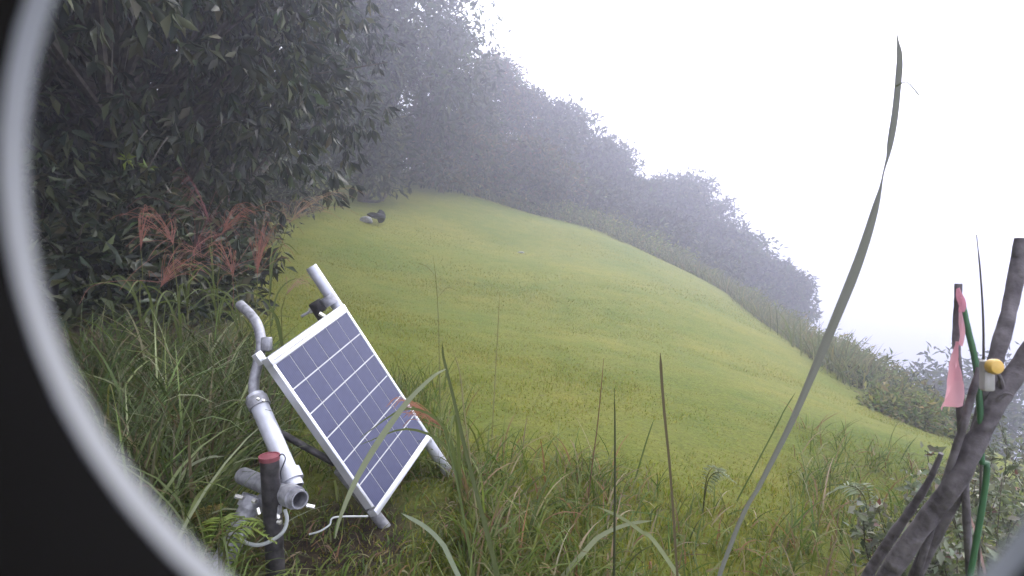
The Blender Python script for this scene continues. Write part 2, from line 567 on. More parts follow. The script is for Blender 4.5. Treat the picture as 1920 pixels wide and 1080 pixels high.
# ------------------------------------------------------------------ trees
def make_tree(name, label, top, radius, leafset, nclump, per, lsize, group=None, trunk_r=None, lean=(0, 0), low=0.22,
              cat='tree', mat='far_leaf', droop=0.2, flat=1.0, whorl=0, base_shift=(0, 0), limbs=9, clump_r=0.34):
    top = np.asarray(top, float)
    bx, by = top[0] + base_shift[0], top[1] + base_shift[1]
    bz = gz(bx, by)
    h = top[2] - bz
    root = empty(name, (bx, by, bz), label, cat, group)
    O = np.array([bx, by, bz])
    tr = trunk_r or h * 0.022
    # clump centres on and in an uneven crown
    cz0 = h * low
    cen = []
    lob = RNG.uniform(0, 6.28, 3)
    for i in range(nclump):
        zf = RNG.uniform(0, 1) ** 0.85
        a = RNG.uniform(0, 6.28)
        prof = math.sin(math.pi * min(1, 0.16 + zf * 0.80)) ** 0.7
        wob = 1 + 0.22 * math.sin(2 * a + lob[0]) + 0.15 * math.sin(3 * a + lob[1] + 4 * zf)
        rr = radius * prof * wob * RNG.uniform(0.25, 1) ** 0.5
        cen.append([rr * math.cos(a) - base_shift[0] * zf, rr * math.sin(a) * flat - base_shift[1] * zf, cz0 + (h * 0.97 - cz0) * zf - radius * clump_r * 0.3])
    cen = np.array(cen)
    mb = MB()
    tp = smooth_path([(0, 0, -0.25), (0.1 * tr, 0, h * 0.15), (-base_shift[0] * 0.4 + RNG.normal(0, tr), -base_shift[1] * 0.4 + RNG.normal(0, tr), h * 0.45), (-base_shift[0], -base_shift[1], h * 0.85)], 12)
    mb.tube(tp, [tr * (1.35 if k == 0 else 1.0) * (1 - 0.85 * k / 12) for k in range(13)], 9)
    order = RNG.permutation(nclump)[:min(nclump, limbs)]
    for i in order:
        c = cen[i]
        k = int(np.clip(c[2] / h * 12 * 0.62, 1, 10))
        a = np.array(tp[k])
        mid = (a + c) * 0.5 + np.array([0, 0, -0.06 * h]) + RNG.normal(0, 0.04 * h, 3)
        mb.tube(smooth_path([a, mid, c], 6), [tr * 0.42 * (1 - 0.13 * q) for q in range(7)], 6)
        for g in range(3):
            e = c + RNG.normal(0, radius * 0.22, 3)
            mb.tube([mid, (mid + e) / 2 + RNG.normal(0, 0.05, 3), e], [tr * 0.16, tr * 0.11, tr * 0.04], 5)
    mb.build('trunk', M['bark'], root)
    # leaves
    n = nclump * per
    ci = np.repeat(np.arange(nclump), per)
    csz = RNG.uniform(0.6, 1.25, nclump) * radius * clump_r
    ctint = RNG.uniform(0.75, 1.2, nclump)
    off = rnd_dir(n) * (RNG.uniform(0, 1, (n, 1)) ** 0.45) * csz[ci][:, None] * np.array([1, 1, 0.75])
    pos = cen[ci] + off
    out = off / (np.linalg.norm(off, axis=1, keepdims=True) + 1e-9)
    if whorl:
        pos = np.repeat(pos, whorl, 0); out = np.repeat(out, whorl, 0); ci = np.repeat(ci, whorl)
        n *= whorl
        d = rnd_dir(n) * 0.8 + out * 0.5
        d[:, 2] -= droop
        pos = pos + d * lsize * 0.12
    else:
        d = rnd_dir(n) + out * 0.7
        d[:, 2] -= droop
    nr = rnd_dir(n, 1.2)
    ln = lsize * RNG.uniform(0.6, 1.3, n)
    tn = tints(n, leafset, None, 0.3) * ctint[ci][:, None]
    v, f, t = leaf_cloud(pos, d, nr, ln, ln * RNG.uniform(0.26, 0.42, n), tn)
    me = mesh_from('crown', v, f, t, smooth=False)
    link('crown', me, root, M[mat])
    return root

DARK = [(0.024, 0.032, 0.016), (0.032, 0.042, 0.022), (0.018, 0.026, 0.014), (0.048, 0.056, 0.026), (0.085, 0.095, 0.045)]
MIDG = [(0.036, 0.055, 0.020), (0.050, 0.070, 0.025), (0.028, 0.042, 0.018), (0.066, 0.074, 0.030)]
WARM = [(0.060, 0.075, 0.025), (0.090, 0.085, 0.030), (0.045, 0.062, 0.025), (0.11, 0.08, 0.035)]
SHRB = [(0.11, 0.14, 0.035), (0.14, 0.155, 0.045), (0.085, 0.115, 0.03), (0.17, 0.16, 0.06)]

make_tree('evergreen_tree', 'large dark evergreen tree with drooping broad leaves nearest the solar panel on the left',
          far(140, -560, 6.6), 2.6, DARK, 150, 26, 0.15, trunk_r=0.17, low=0.14, mat='leaf', droop=0.9, whorl=6, base_shift=(-0.6, 0.9), limbs=34)
make_tree('evergreen_tree', 'dark evergreen tree at the far left edge beside the housing rim',
          far(60, -420, 7.6), 2.8, DARK, 90, 24, 0.15, trunk_r=0.14, low=0.10, mat='leaf', droop=0.8, whorl=6, limbs=26)
make_tree('evergreen_tree', 'dark leafy tree whose drooping sprays hang over the upper end of the meadow',
          far(375, -330, 10.2), 2.0, DARK[:3] + MIDG[:1], 110, 26, 0.17, trunk_r=0.15, low=0.22, mat='leaf', droop=0.8, whorl=6, limbs=26)
make_tree('evergreen_tree', 'shaded evergreen tree filling the gap behind the two leftmost trees',
          far(200, -200, 11.5), 3.2, DARK, 90, 110, 0.17, low=0.04, mat='leaf', droop=0.5, limbs=22)
make_tree('evergreen_tree', 'shaded tree behind the drooping sprays at the head of the meadow',
          far(370, -160, 14.5), 3.0, DARK, 90, 110, 0.19, low=0.03, mat='leaf', droop=0.5, limbs=22)
for (x_, y_, h_, r_, lab) in [(-3.9, 0.9, 7.5, 2.7, 'evergreen tree of the wood edge standing to the left of the camera housing'),
                              (-5.2, 3.6, 8.0, 2.6, 'evergreen tree of the wood edge left of the tall grass'),
                              (-4.2, -2.6, 7.5, 2.8, 'evergreen tree of the wood edge behind the camera housing')]:
    make_tree('evergreen_tree', lab, (x_, y_, gz(x_, y_) + h_), r_, DARK, 110, 110, 0.16, low=0.27, mat='leaf', droop=0.6, limbs=24, trunk_r=0.15)
for (px, py, d, r, lab) in [
        (120, 330, 6.8, 1.25, 'dark undergrowth bush beside the housing rim at the left'),
        (260, 350, 8.2, 1.4, 'dark undergrowth bush behind the reddish grass plumes at the left'),
        (355, 330, 9.6, 1.4, 'dark undergrowth bush under the large evergreen tree'),
        (480, 305, 13.0, 1.4, 'shaded bush at the upper left corner of the meadow'),
        (150, 425, 4.6, 0.9, 'low dark bush at the left beside the tall grass'),
        (290, 440, 5.2, 0.8, 'low dark bush behind the leftmost plumes'),
        (30, 300, 5.4, 1.2, 'dark bush partly hidden by the housing rim')]:
    make_tree('undergrowth_bush', lab, far(px, py, d), r, DARK, 40, 100, 0.12, group='bushes under the trees', cat='bush', low=0.0, mat='leaf', limbs=14, trunk_r=0.035)

ridge = [
    (665, -60, 17, 1.8, DARK, 'dark hazy tree just right of the drooping sprays at the head of the meadow'),
    (735, -150, 21, 3.2, MIDG, 'tall hazy tree rising at the upper left behind the meadow'),
    (640, 60, 23, 3.0, DARK, 'shaded hazy tree behind the head of the meadow'),
    (840, 40, 24, 2.5, MIDG, 'hazy tree just right of the tall tree on the skyline'),
    (925, 105, 26, 2.3, WARM, 'hazy tree with yellowing leaves on the sloping skyline'),
    (850, 225, 22, 2.1, WARM, 'lower hazy tree with yellowing leaves above the middle of the meadow edge'),
    (985, 150, 27, 1.9, MIDG, 'open-crowned hazy tree with sky gaps left of the round-topped tree'),
    (1055, 195, 28, 2.4, MIDG, 'round-topped hazy tree in the middle of the skyline'),
    (985, 270, 23, 1.9, WARM, 'low hazy tree in front of the round-topped tree'),
    (1135, 262, 29, 2.0, MIDG, 'hazy tree right below the round-topped tree on the skyline'),
    (1195, 335, 29, 2.0, MIDG, 'hazy tree left of the feathery-topped tree on the skyline'),
    (1105, 330, 25, 1.7, DARK, 'low dark hazy tree above the shrubs at mid edge'),
    (1278, 325, 30, 2.0, MIDG, 'feathery-topped hazy tree standing up on the lower skyline'),
    (1215, 400, 26, 1.6, DARK, 'low hazy tree below the feathery-topped tree'),
    (1350, 425, 30, 1.9, MIDG, 'hazy tree right of the feathery-topped tree'),
    (1410, 480, 31, 1.7, DARK, 'hazy tree next to the last tree of the row'),
    (1452, 492, 30, 1.5, MIDG, 'last hazy tree at the lower right end of the row'),
    (1310, 470, 25, 1.3, DARK, 'small hazy tree low in the row near its right end'),
]
for (px, py, d, r, ls, lab) in ridge:
    p = far(px, py, d)
    hh = p[2] - gz(p[0], p[1])
    va = RNG.uniform(0, 1)
    make_tree('hillside_tree', lab, p, r * (0.85 + 0.3 * va), ls, int(62 + 30 * va), 150, 0.22 + 0.12 * RNG.uniform(), group='hazy trees along the meadow edge', low=0.06 if hh < 6 else 0.12, limbs=16,
              clump_r=0.38 + 0.08 * RNG.uniform(), trunk_r=max(0.06, hh * 0.02))

shrubs = [(700, 318, 22, 1.0), (790, 322, 22.5, 1.1), (880, 345, 22.5, 1.1), (960, 362, 22.5, 1.1), (1040, 378, 22.3, 1.2), (1110, 398, 21.5, 1.2),
          (1180, 430, 21, 1.2), (1235, 462, 20.5, 1.1), (1300, 505, 19.5, 1.0), (1370, 545, 18.5, 1.0), (1430, 575, 17.5, 1.0),
          (1490, 616, 15.5, 1.0), (1540, 640, 13.5, 1.0), (1590, 668, 11.5, 0.95)]
words = ['first', 'second', 'third', 'fourth', 'fifth', 'sixth', 'seventh', 'eighth', 'ninth', 'tenth', 'eleventh', 'twelfth', 'thirteenth', 'fourteenth']
for k, (px, py, d, r) in enumerate(shrubs):
    make_tree('meadow_edge_shrub', 'pale green shrub, %s from the left along the far meadow edge' % words[k], far(px, py, d), r, SHRB, 30, 90, 0.13,
              group='pale shrubs along the meadow edge', cat='shrub', low=0.0, limbs=10, trunk_r=0.03, clump_r=0.42)
make_tree('twiggy_shrub', 'olive shrub with bare twigs on top at the right meadow edge', far(1640, 705, 9.6), 0.85, SHRB[1:] + MIDG[:1], 34, 100, 0.10,
          cat='shrub', low=0.0, limbs=20, trunk_r=0.03, clump_r=0.3)
make_tree('olive_shrub', 'olive shrub just left of the pink tape', far(1700, 748, 7.8), 0.6, SHRB[1:], 34, 100, 0.09, cat='shrub', low=0.0, limbs=10, trunk_r=0.025, clump_r=0.4)
for (px, py, d, r, lab) in [(1745, 690, 24, 2.0, 'misty blue-grey tree seen behind the pink tape'), (1905, 660, 22, 3.0, 'misty blue-grey tree at the right edge behind the dead branches')]:
    make_tree('misty_tree', lab, far(px, py, d), r, MIDG, 50, 110, 0.25, low=0.08, limbs=14, trunk_r=0.12)

# ------------------------------------------------------------------ grass that nobody could count
PANEL_C = np.array([-0.429, 1.538, 0.413])
def keep_clear(p, hgt):
    """no tall blade between the camera and the panel stand"""
    px = 960 + FPX * p[:, 0] / np.maximum(p[:, 1], 0.05)
    wedge = (px > 395) & (px < 860) & (p[:, 1] < 1.75)
    ok = ~(wedge & (p[:, 2] + hgt > 0.16 - 0.0 * px))
    foot = (np.abs(p[:, 0] - 0.0) < 0.16) & (p[:, 1] < 0.5)
    return ok & ~foot

GREEN = [(0.095, 0.130, 0.028), (0.13, 0.155, 0.04), (0.075, 0.110, 0.024), (0.16, 0.165, 0.07), (0.17, 0.12, 0.06)]
GW = [0.33, 0.27, 0.22, 0.12, 0.06]
BROWN = [(0.20, 0.12, 0.07), (0.26, 0.21, 0.13)]
GW2 = [0.28, 0.22, 0.17, 0.13, 0.06, 0.07, 0.07]
LAWN = [(0.148, 0.175, 0.022), (0.195, 0.195, 0.032), (0.130, 0.160, 0.020), (0.222, 0.202, 0.046)]

def field(name, label, cat, n, area, h, w, lean, droop, cols, wts=None, seg=4, dens=None, clear=True, cluster=0):
    if cluster:
        c = area(n // cluster + 1)
        p = np.repeat(c, cluster, 0)[:n]
        p = p + RNG.normal(0, 0.035, p.shape)
    else:
        p = area(n)
    z = terr(p[:, 0], p[:, 1])
    P = np.c_[p, z]
    hg = RNG.uniform(*h, len(P))
    if clear:
        k = keep_clear(P, hg)
        P, hg = P[k], hg[k]
    n = len(P)
    v, q, t = blades(P, hg, RNG.uniform(0, 6.28, n), np.abs(RNG.normal(0, lean, n)), RNG.uniform(*droop, n), RNG.uniform(*w, n), tints(n, cols, wts), seg)
    o = link(name, mesh_from(name, v, q, t), None, M['grass'])
    tag(o, label, cat, None, 'stuff')
    return o

def polar(px0, px1, d0, d1, pw=1.0):
    def f(n):
        px = RNG.uniform(px0, px1, n)
        d = d0 + (d1 - d0) * RNG.uniform(0, 1, n) ** pw
        a = np.arctan((px - 960) / FPX)
        return np.c_[np.sin(a) * d, np.cos(a) * d]
    return f

field('lawn_grass', 'short yellow-green turf covering the open meadow', 'grass', 150000, polar(300, 1900, 1.1, 9.5, 1.15), (0.012, 0.036), (0.003, 0.006), 0.5, (0, 0.9), LAWN, None, 2)
field('lawn_grass', 'short turf on the upper part of the meadow', 'grass', 70000, polar(480, 1600, 8.5, 22, 0.9), (0.02, 0.045), (0.010, 0.022), 0.5, (0, 0.8), LAWN, None, 1)
DIM = [(0.060, 0.085, 0.024), (0.075, 0.095, 0.030), (0.048, 0.070, 0.020), (0.10, 0.085, 0.045)]  # darker grass colours, the trees' shade put into the tint
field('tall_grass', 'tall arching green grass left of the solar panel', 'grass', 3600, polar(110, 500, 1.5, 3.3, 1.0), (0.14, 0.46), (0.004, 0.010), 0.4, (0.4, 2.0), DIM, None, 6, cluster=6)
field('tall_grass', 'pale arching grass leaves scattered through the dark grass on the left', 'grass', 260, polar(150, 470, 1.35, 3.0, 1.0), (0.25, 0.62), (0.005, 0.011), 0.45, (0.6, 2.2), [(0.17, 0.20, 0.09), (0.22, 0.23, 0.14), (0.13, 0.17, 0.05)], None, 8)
field('tall_grass', 'tall grass behind the solar panel', 'grass', 1500, polar(420, 860, 1.9, 3.0, 1.0), (0.08, 0.24), (0.003, 0.007), 0.35, (0.3, 1.6), GREEN, GW, 5, cluster=8)
field('foreground_grass', 'tangled green grass around the foot of the panel stand', 'grass', 2600, polar(150, 900, 0.85, 1.9), (0.08, 0.30), (0.003, 0.009), 0.5, (0.4, 2.0), GREEN, GW, 6, cluster=6)
field('foreground_grass', 'low tangle of green and brown grass under the solar panel', 'grass', 6500, polar(380, 900, 0.9, 1.9), (0.04, 0.135), (0.003, 0.007), 0.6, (0.4, 2.0), GREEN + BROWN, GW2, 5, cluster=5)
field('foreground_grass', 'tangled green grass along the bottom of the view', 'grass', 1100, polar(820, 1150, 1.15, 2.0, 1.3), (0.06, 0.24), (0.003, 0.007), 0.5, (0.4, 1.9), GREEN + BROWN, GW2, 6, cluster=6)
field('foreground_grass', 'low mixed green and brown grass along the bottom right of centre', 'grass', 1200, polar(1050, 1560, 1.15, 2.0, 1.3), (0.05, 0.14), (0.003, 0.006), 0.55, (0.4, 1.9), GREEN + BROWN, GW2, 6, cluster=6)
field('foreground_grass', 'grass and weeds around the dead branches on the right', 'grass', 2400, polar(1500, 2050, 1.1, 4.0, 1.2), (0.07, 0.26), (0.003, 0.008), 0.5, (0.4, 1.8), GREEN + BROWN, GW2, 5, cluster=7)
def around(n):
    return np.c_[RNG.uniform(-3.2, 3.0, n), RNG.uniform(-3.0, 1.15, n)]
field('lawn_grass', 'short grass around the post of the camera housing', 'grass', 30000, around, (0.02, 0.07), (0.003, 0.007), 0.5, (0, 1.1), LAWN + DIM, None, 2)
field('tall_grass', 'loose tufts of grass around the post of the camera housing', 'grass', 3000, around, (0.08, 0.24), (0.003, 0.008), 0.45, (0.4, 1.8), GREEN + BROWN, GW2, 5, cluster=7)
def edge_band(n):
    e = np.array([far(x, y, d)[:2] for x, y, d in ((620, 348, 21), (820, 350, 21.5), (1000, 402, 22.3), (1250, 492, 20), (1380, 560, 18), (1500, 650, 14), (1620, 760, 9))])
    s = RNG.uniform(0, len(e) - 1.001, n); i = s.astype(int); f = (s - i)[:, None]
    p = e[i] * (1 - f) + e[i + 1] * f
    return p * (1 + RNG.uniform(-0.03, 0.16, n))[:, None] + RNG.normal(0, 0.25, (n, 2))
field('edge_grass', 'rough pale grass along the far edge of the meadow', 'grass', 16000, edge_band, (0.25, 0.8), (0.014, 0.03), 0.35, (0.3, 1.3), [(0.12, 0.13, 0.045), (0.16, 0.15, 0.06), (0.09, 0.11, 0.04)], None, 3)

# ------------------------------------------------------------------ solar panel and its stand
PN = np.array([0.822, -0.382, 0.423]); PN /= np.linalg.norm(PN)
PX = np.array([0.287, 0.919, 0.272]); PX -= PN * (PX @ PN); PX /= np.linalg.norm(PX)
PY = np.cross(PN, PX)
PW, PL, PT = 0.34, 0.505, 0.028
pm = Matrix(((PX[0], PY[0], PN[0], PANEL_C[0]), (PX[1], PY[1], PN[1], PANEL_C[1]), (PX[2], PY[2], PN[2], PANEL_C[2]), (0, 0, 0, 1)))
panel = empty('solar_panel', (0, 0, 0), 'tilted blue solar panel with pale aluminium frame standing in the grass', 'solar panel')
panel.matrix_world = pm
EX, EY, EZ = np.eye(3)
fw_ = 0.010
frame = empty('frame', (0, 0, 0), None, None)
frame.parent = panel
MB().box((0, PL / 2 - 0.0125, -PT / 2), EX, EY, EZ, PW / 2, 0.0125, PT / 2, 0.0012).build('top_rail', M['alu'], frame)
MB().box((0, -PL / 2 + 0.009, -PT / 2), EX, EY, EZ, PW / 2, 0.009, PT / 2, 0.0012).build('bottom_rail', M['alu'], frame)
for s in (-1, 1):
    MB().box((s * (PW / 2 - 0.0042), 0.0035, -PT / 2 - 0.0004), EX, EY, EZ, 0.0042, PL / 2 - 0.0225, PT / 2 - 0.0006, 0.0010).build('side_rail', M['alu'], frame)
MB().box((0, PL / 2 - 0.014, 0.0006), EX, EY, EZ, PW / 2 - 0.012, 0.0012, 0.0008).build('rail_groove', M['old_galv'], frame, smooth=False)
MB().box((0, -0.0035, -0.0047), EX, EY, EZ, PW / 2 - 0.009, PL / 2 - 0.0225, 0.0012).build('backsheet', M['backsheet'], panel, smooth=False)
cw, ch = 0.0525, 0.0745
cw, ch = 0.0516, 0.0735
gx, gy = (PW - 0.020 - 6 * cw) / 5, (PL - 0.046 - 6 * ch) / 5
cell_me = mesh_from('cell', np.array(MB().box((0, 0, 0), EX, EY, EZ, cw / 2, ch / 2, 0.0003).v), MB().box((0, 0, 0), EX, EY, EZ, cw / 2, ch / 2, 0.0003).f, None, False)
cell_me.materials.append(M['cell'])
for i in range(6):
    for j in range(6):
        c = link('cell', cell_me, panel)
        c.location = ((i - 2.5) * (cw + gx), (j - 2.5) * (ch + gy) - 0.0035, -0.0030)

def pln(px, py, off):
    """where the line of sight meets a plane parallel to the panel, off metres in front of it"""
    v = ray(px, py)
    t = ((PANEL_C + PN * off - CAM) @ PN) / (v @ PN)
    return CAM + v * t

stand_o = np.array([-0.55, 1.35, gz(-0.55, 1.35)])
stand = empty('panel_stand', stand_o, 'steel pipe stand with clamps that carries the solar panel', 'stand')
def spart(mb, name, mat, parent=None, **k):
    o = mb.build(name, M[mat], parent or stand, **k)
    return o
def toward(a, b, ext):
    a, b = np.asarray(a), np.asarray(b)
    return b + (b - a) / np.linalg.norm(b - a) * ext
# rear pipe, parallel to the long side of the panel
a, b = pln(583, 500, -0.055), pln(850, 900, -0.055)
rp_dir = (b - a) / np.linalg.norm(b - a)
spart(MB(stand_o).tube([a, (a + b) / 2, toward(a, b, 0.30)], 0.0175, 20, inner=0.86), 'rear_pipe', 'galv')
# clamp of the rear pipe
cc = pln(617, 563, -0.055)
clamp = spart(MB(stand_o).ring(cc, rp_dir, 0.0178, 0.0235, 0.030, 24), 'clamp', 'old_galv')
side = np.cross(rp_dir, FW); side /= np.linalg.norm(side)
if side[0] > 0: side = -side
spart(MB(stand_o).box(cc + side * 0.040, rp_dir, side, np.cross(rp_dir, side), 0.020, 0.018, 0.014, 0.004), 'clamp_lug', 'dark_metal', clamp)
spart(MB(stand_o).tube([cc + side * 0.05, cc + side * 0.098], 0.0045, 8), 'bolt', 'old_galv', clamp)
spart(MB(stand_o).tube([cc + side * 0.060, cc + side * 0.068], 0.010, 6), 'nut', 'bright', clamp)
spart(MB(stand_o).tube([cc + side * 0.042 + rp_dir * 0.022 - FW * 0.015, cc + side * 0.030 + rp_dir * 0.046 - FW * 0.02], 0.0075, 6), 'bolt', 'bright', clamp)
spart(MB(stand_o).box(cc + side * 0.050 + rp_dir * 0.045, rp_dir, side, np.cross(rp_dir, side), 0.040, 0.012, 0.004, 0.001), 'bracket_plate', 'dark_metal', clamp)
# front pipe with bent top: lower end open and facing out of the clamp
fp = [at(553, 915, 1.30), at(528, 857, 1.335), at(503, 799, 1.37), at(478, 741, 1.405)]
spart(MB(stand_o).tube(fp, 0.0215, 20, inner=0.86), 'front_pipe', 'galv')
hk = [at(480, 765, 1.42), at(476, 720, 1.44), at(484, 680, 1.455), at(490, 645, 1.47), at(483, 610, 1.49), at(468, 588, 1.52), at(450, 571, 1.55)]
spart(MB(stand_o).tube(smooth_path(hk, 30), 0.0130, 16), 'bent_conduit', 'old_galv')
spart(MB(stand_o).ring(fp[3] + (fp[2] - fp[3]) * 0.25, fp[3] - fp[2], 0.0216, 0.0260, 0.026, 24), 'clamp', 'old_galv')
# cross pipe with its open end towards the camera
cp0, cp1 = at(563, 937, 1.235), at(455, 892, 1.40)
cross = spart(MB(stand_o).tube([cp0, (cp0 + cp1) / 2, cp1], 0.0205, 20, inner=0.84), 'cross_pipe', 'old_galv')
cd = (cp1 - cp0) / np.linalg.norm(cp1 - cp0)
spart(MB(stand_o).ring(cp0 + cd * 0.035, cd, 0.0206, 0.0255, 0.030, 24), 'clamp', 'old_galv')
fdir = np.array(fp[1]) - np.array(fp[0]); fdir /= np.linalg.norm(fdir)
c2 = spart(MB(stand_o).ring(np.array(fp[0]) + fdir * 0.030, fdir, 0.0228, 0.0275, 0.026, 24), 'clamp', 'galv')
spart(MB(stand_o).tube([at(575, 948, 1.25), at(590, 951, 1.25)], 0.0045, 8), 'bolt', 'bright', c2)
# ground stake under the cross pipe
sk0, sk1 = at(478, 932, 1.33), at(425, 1040, 1.28)
stake = spart(MB(stand_o).tube([sk0, (sk0 + sk1) / 2, np.array([toward(sk0, sk1, 0.28)[0], toward(sk0, sk1, 0.28)[1], toward(sk0, sk1, 0.28)[2]])], 0.0245, 20), 'stake', 'old_galv')
sd = (sk1 - sk0) / np.linalg.norm(sk1 - sk0)
for q in (0.072, 0.092):
    spart(MB(stand_o).ring(sk0 + sd * q, sd, 0.0244, 0.0262, 0.003, 24), 'cable_tie', 'tie', stake)
c3 = spart(MB(stand_o).ring(sk0 + sd * 0.012, sd, 0.0244, 0.0300, 0.028, 24), 'clamp', 'old_galv')
for (x, y, x2, y2) in ((484, 952, 487, 964), (497, 966, 500, 974), (520, 960, 522, 972), (474, 938, 480, 941), (442, 930, 456, 934), (504, 974, 512, 977), (518, 977, 527, 980)):
    spart(MB(stand_o).tube([at(x, y, 1.265), at(x2, y2, 1.262)], 0.0052, 6), 'bolt', 'bright', c3)
spart(MB(stand_o).box(at(505, 945, 1.30), cd, np.cross(cd, FW), FW, 0.05, 0.016, 0.012, 0.004), 'clamp_body', 'old_galv', c3)
for (x, y) in ((482, 747), (492, 750)):
    spart(MB(stand_o).tube([at(x, y, 1.36), at(x + 5, y + 2, 1.36)], 0.0042, 6), 'bolt', 'bright')
# clamp between bent pipe and panel corner
spart(MB(stand_o).box(at(500, 645, 1.46), RT, UP, FW, 0.012, 0.018, 0.010, 0.003), 'clamp', 'old_galv')
spart(MB(stand_o).box(at(487, 672, 1.42), PX, PY, PN, 0.010, 0.016, 0.010, 0.002), 'corner_clip', 'alu')
# struts holding the rails to the pipes and a front foot
l0 = PANEL_C + PX * -0.12 - PY * 0.16 - PN * 0.04
spart(MB(stand_o).tube([PANEL_C + PX * -0.14 + PY * 0.16 - PN * 0.030, PANEL_C + PX * 0.15 + PY * 0.16 - PN * 0.036], 0.009, 10), 'cross_rail', 'old_galv')
spart(MB(stand_o).tube([PANEL_C + PX * -0.14 - PY * 0.14 - PN * 0.030, PANEL_C + PX * 0.15 - PY * 0.14 - PN * 0.036], 0.009, 10), 'cross_rail', 'old_galv')
fl0, fl1 = PANEL_C - PX * 0.15 - PY * 0.10 - PN * 0.045, pln(742, 1012, -0.045)
spart(MB(stand_o).tube([fl0, (fl0 + fl1) / 2, toward(fl0, fl1, 0.22)], 0.015, 16), 'front_leg', 'old_galv')
spart(MB(stand_o).tube([fl0 + PY * 0.02, np.array(fp[2])], 0.009, 10), 'brace', 'dark_metal')

# red-topped tube beside the front pipe
rt0 = at(505, 857, 1.26)
rb = np.array([rt0[0] + 0.004, rt0[1] - 0.002, gz(rt0[0], rt0[1]) - 0.05])
ro = np.array([rb[0], rb[1], rb[2] + 0.05])
cap_t = empty('capped_tube', ro, 'short upright black tube with red top beside the front pipe', 'tube')
MB(ro).tube([rb, (rb + rt0) / 2, rt0], 0.0205, 20).build('tube', M['dark_metal'], cap_t)
MB(ro).tube([rt0 - (0, 0, 0.006), rt0 + (0, 0, 0.0015), rt0 + (0, 0, 0.0025)], [0.0222, 0.0222, 0.0205], 24).build('red_cap', M['red'], cap_t)
MB(ro).ring(rt0 + (0, 0, 0.002), (0, 0, 1), 0.0195, 0.0228, 0.004, 24).build('cap_rim', M['red'], cap_t)
MB(ro).tube(smooth_path([rt0 + (0.02, 0, 0.0), rt0 + (0.030, -0.002, 0.008), rt0 + (0.036, 0, -0.004), rt0 + (0.027, -0.006, -0.03), rt0 + (0.026, -0.004, -0.05)], 16), 0.0014, 6).build('tie_wire', M['tie'], cap_t)

def cable(pts, r, label):
    p = smooth_path(pts, 40)
    o = np.array(p[0])
    ob = MB(o).tube(p, r, 8).build('cable', M['cable'])
    ob.location = o
    tag(ob, label, 'cable')
cable([at(534, 955, 1.27), at(538, 975, 1.265), at(530, 998, 1.255), at(505, 1016, 1.25), at(480, 1022, 1.245), at(455, 1014, 1.25), at(452, 1000, 1.27)], 0.0042, 'pale cable looping down from the clamp to the ground stake')
cable([at(580, 1002, 1.32), at(600, 996, 1.32), at(618, 984, 1.33), at(628, 970, 1.34), at(690, 968, 1.38)], 0.0022, 'thin pale wire curling under the lower corner of the solar panel')

# ------------------------------------------------------------------ camera housing: the tube this view is taken from
HN = np.array([-0.1284, -0.2213, 1.0]); HN /= np.linalg.norm(HN)
hax = RT * HN[0] + UP * HN[1] + FW * HN[2]
hc = CAM + RT * 0.010615 + UP * 0.017108 + FW * 0.052956
HR = 0.05
ho = np.array([hc[0], hc[1] - 0.12, gz(0, -0.1)])
house = empty('camera_housing', ho, 'round white-rimmed camera housing seen from inside along the left edge', 'camera housing')
MB(ho).ring(hc - hax * 0.0010, hax, HR * 1.027, HR * 1.10, 0.0017, 96, HR * 1.014).build('rim', M['rim'], house)
tb = MB(ho)
n = 72
prof = [(1.0280, -0.0020), (1.13, -0.0020), (1.13, -0.17), (0.02, -0.17), (0.02, -0.165), (1.0280, -0.165)]
r0 = np.cross(hax, [0, 0, 1.0]); r0 /= np.linalg.norm(r0); b0 = np.cross(hax, r0)
pv, pf = [], []
for (r_, z_) in prof:
    for j in range(n):
        a_ = 2 * math.pi * j / n
        pv.append(hc + hax * z_ + HR * r_ * (math.cos(a_) * r0 + math.sin(a_) * b0))
for q in range(len(prof)):
    for j in range(n):
        pf.append((q * n + j, q * n + (j + 1) % n, ((q + 1) % len(prof)) * n + (j + 1) % n, ((q + 1) % len(prof)) * n + j))
tb.add(pv, pf)
tb.build('tube', M['black'], house)
pb = hc - hax * 0.13
MB(ho).tube([(pb[0], pb[1], ho[2] - 0.2), (pb[0], pb[1], pb[2] - HR * 1.2)], 0.02, 16).build('post', M['old_galv'], house)
MB(ho).ring(pb, hax, HR * 1.131, HR * 1.19, 0.03, 48).build('bracket', M['old_galv'], house)

# ------------------------------------------------------------------ single stalks, blades and plumes
def ribbon(path, widths, fold=0.18, face=None, twist=None):
    p = [np.asarray(q, float) for q in path]
    v, f = [], []
    for i, c in enumerate(p):
        d = p[min(i + 1, len(p) - 1)] - p[max(i - 1, 0)]; d /= np.linalg.norm(d)
        view = CAM - c if face is None else np.asarray(face, float)
        s = np.cross(d, view); s /= np.linalg.norm(s) + 1e-9
        u = np.cross(s, d)
        if twist is not None:
            s = s * math.cos(twist[i]) + u * math.sin(twist[i]); u = np.cross(s, d)
        w = widths[i] / 2
        v += [c - s * w + u * w * fold, c, c + s * w + u * w * fold]
    for i in range(len(p) - 1):
        for j in (0, 1):
            f.append((i * 3 + j, i * 3 + j + 1, i * 3 + j + 4, i * 3 + j + 3))
    return v, f

def down(p, slope=(0, 0)):
    g = gz(p[0] + slope[0], p[1] + slope[1])
    return np.array([p[0] + slope[0], p[1] + slope[1], g - 0.02])

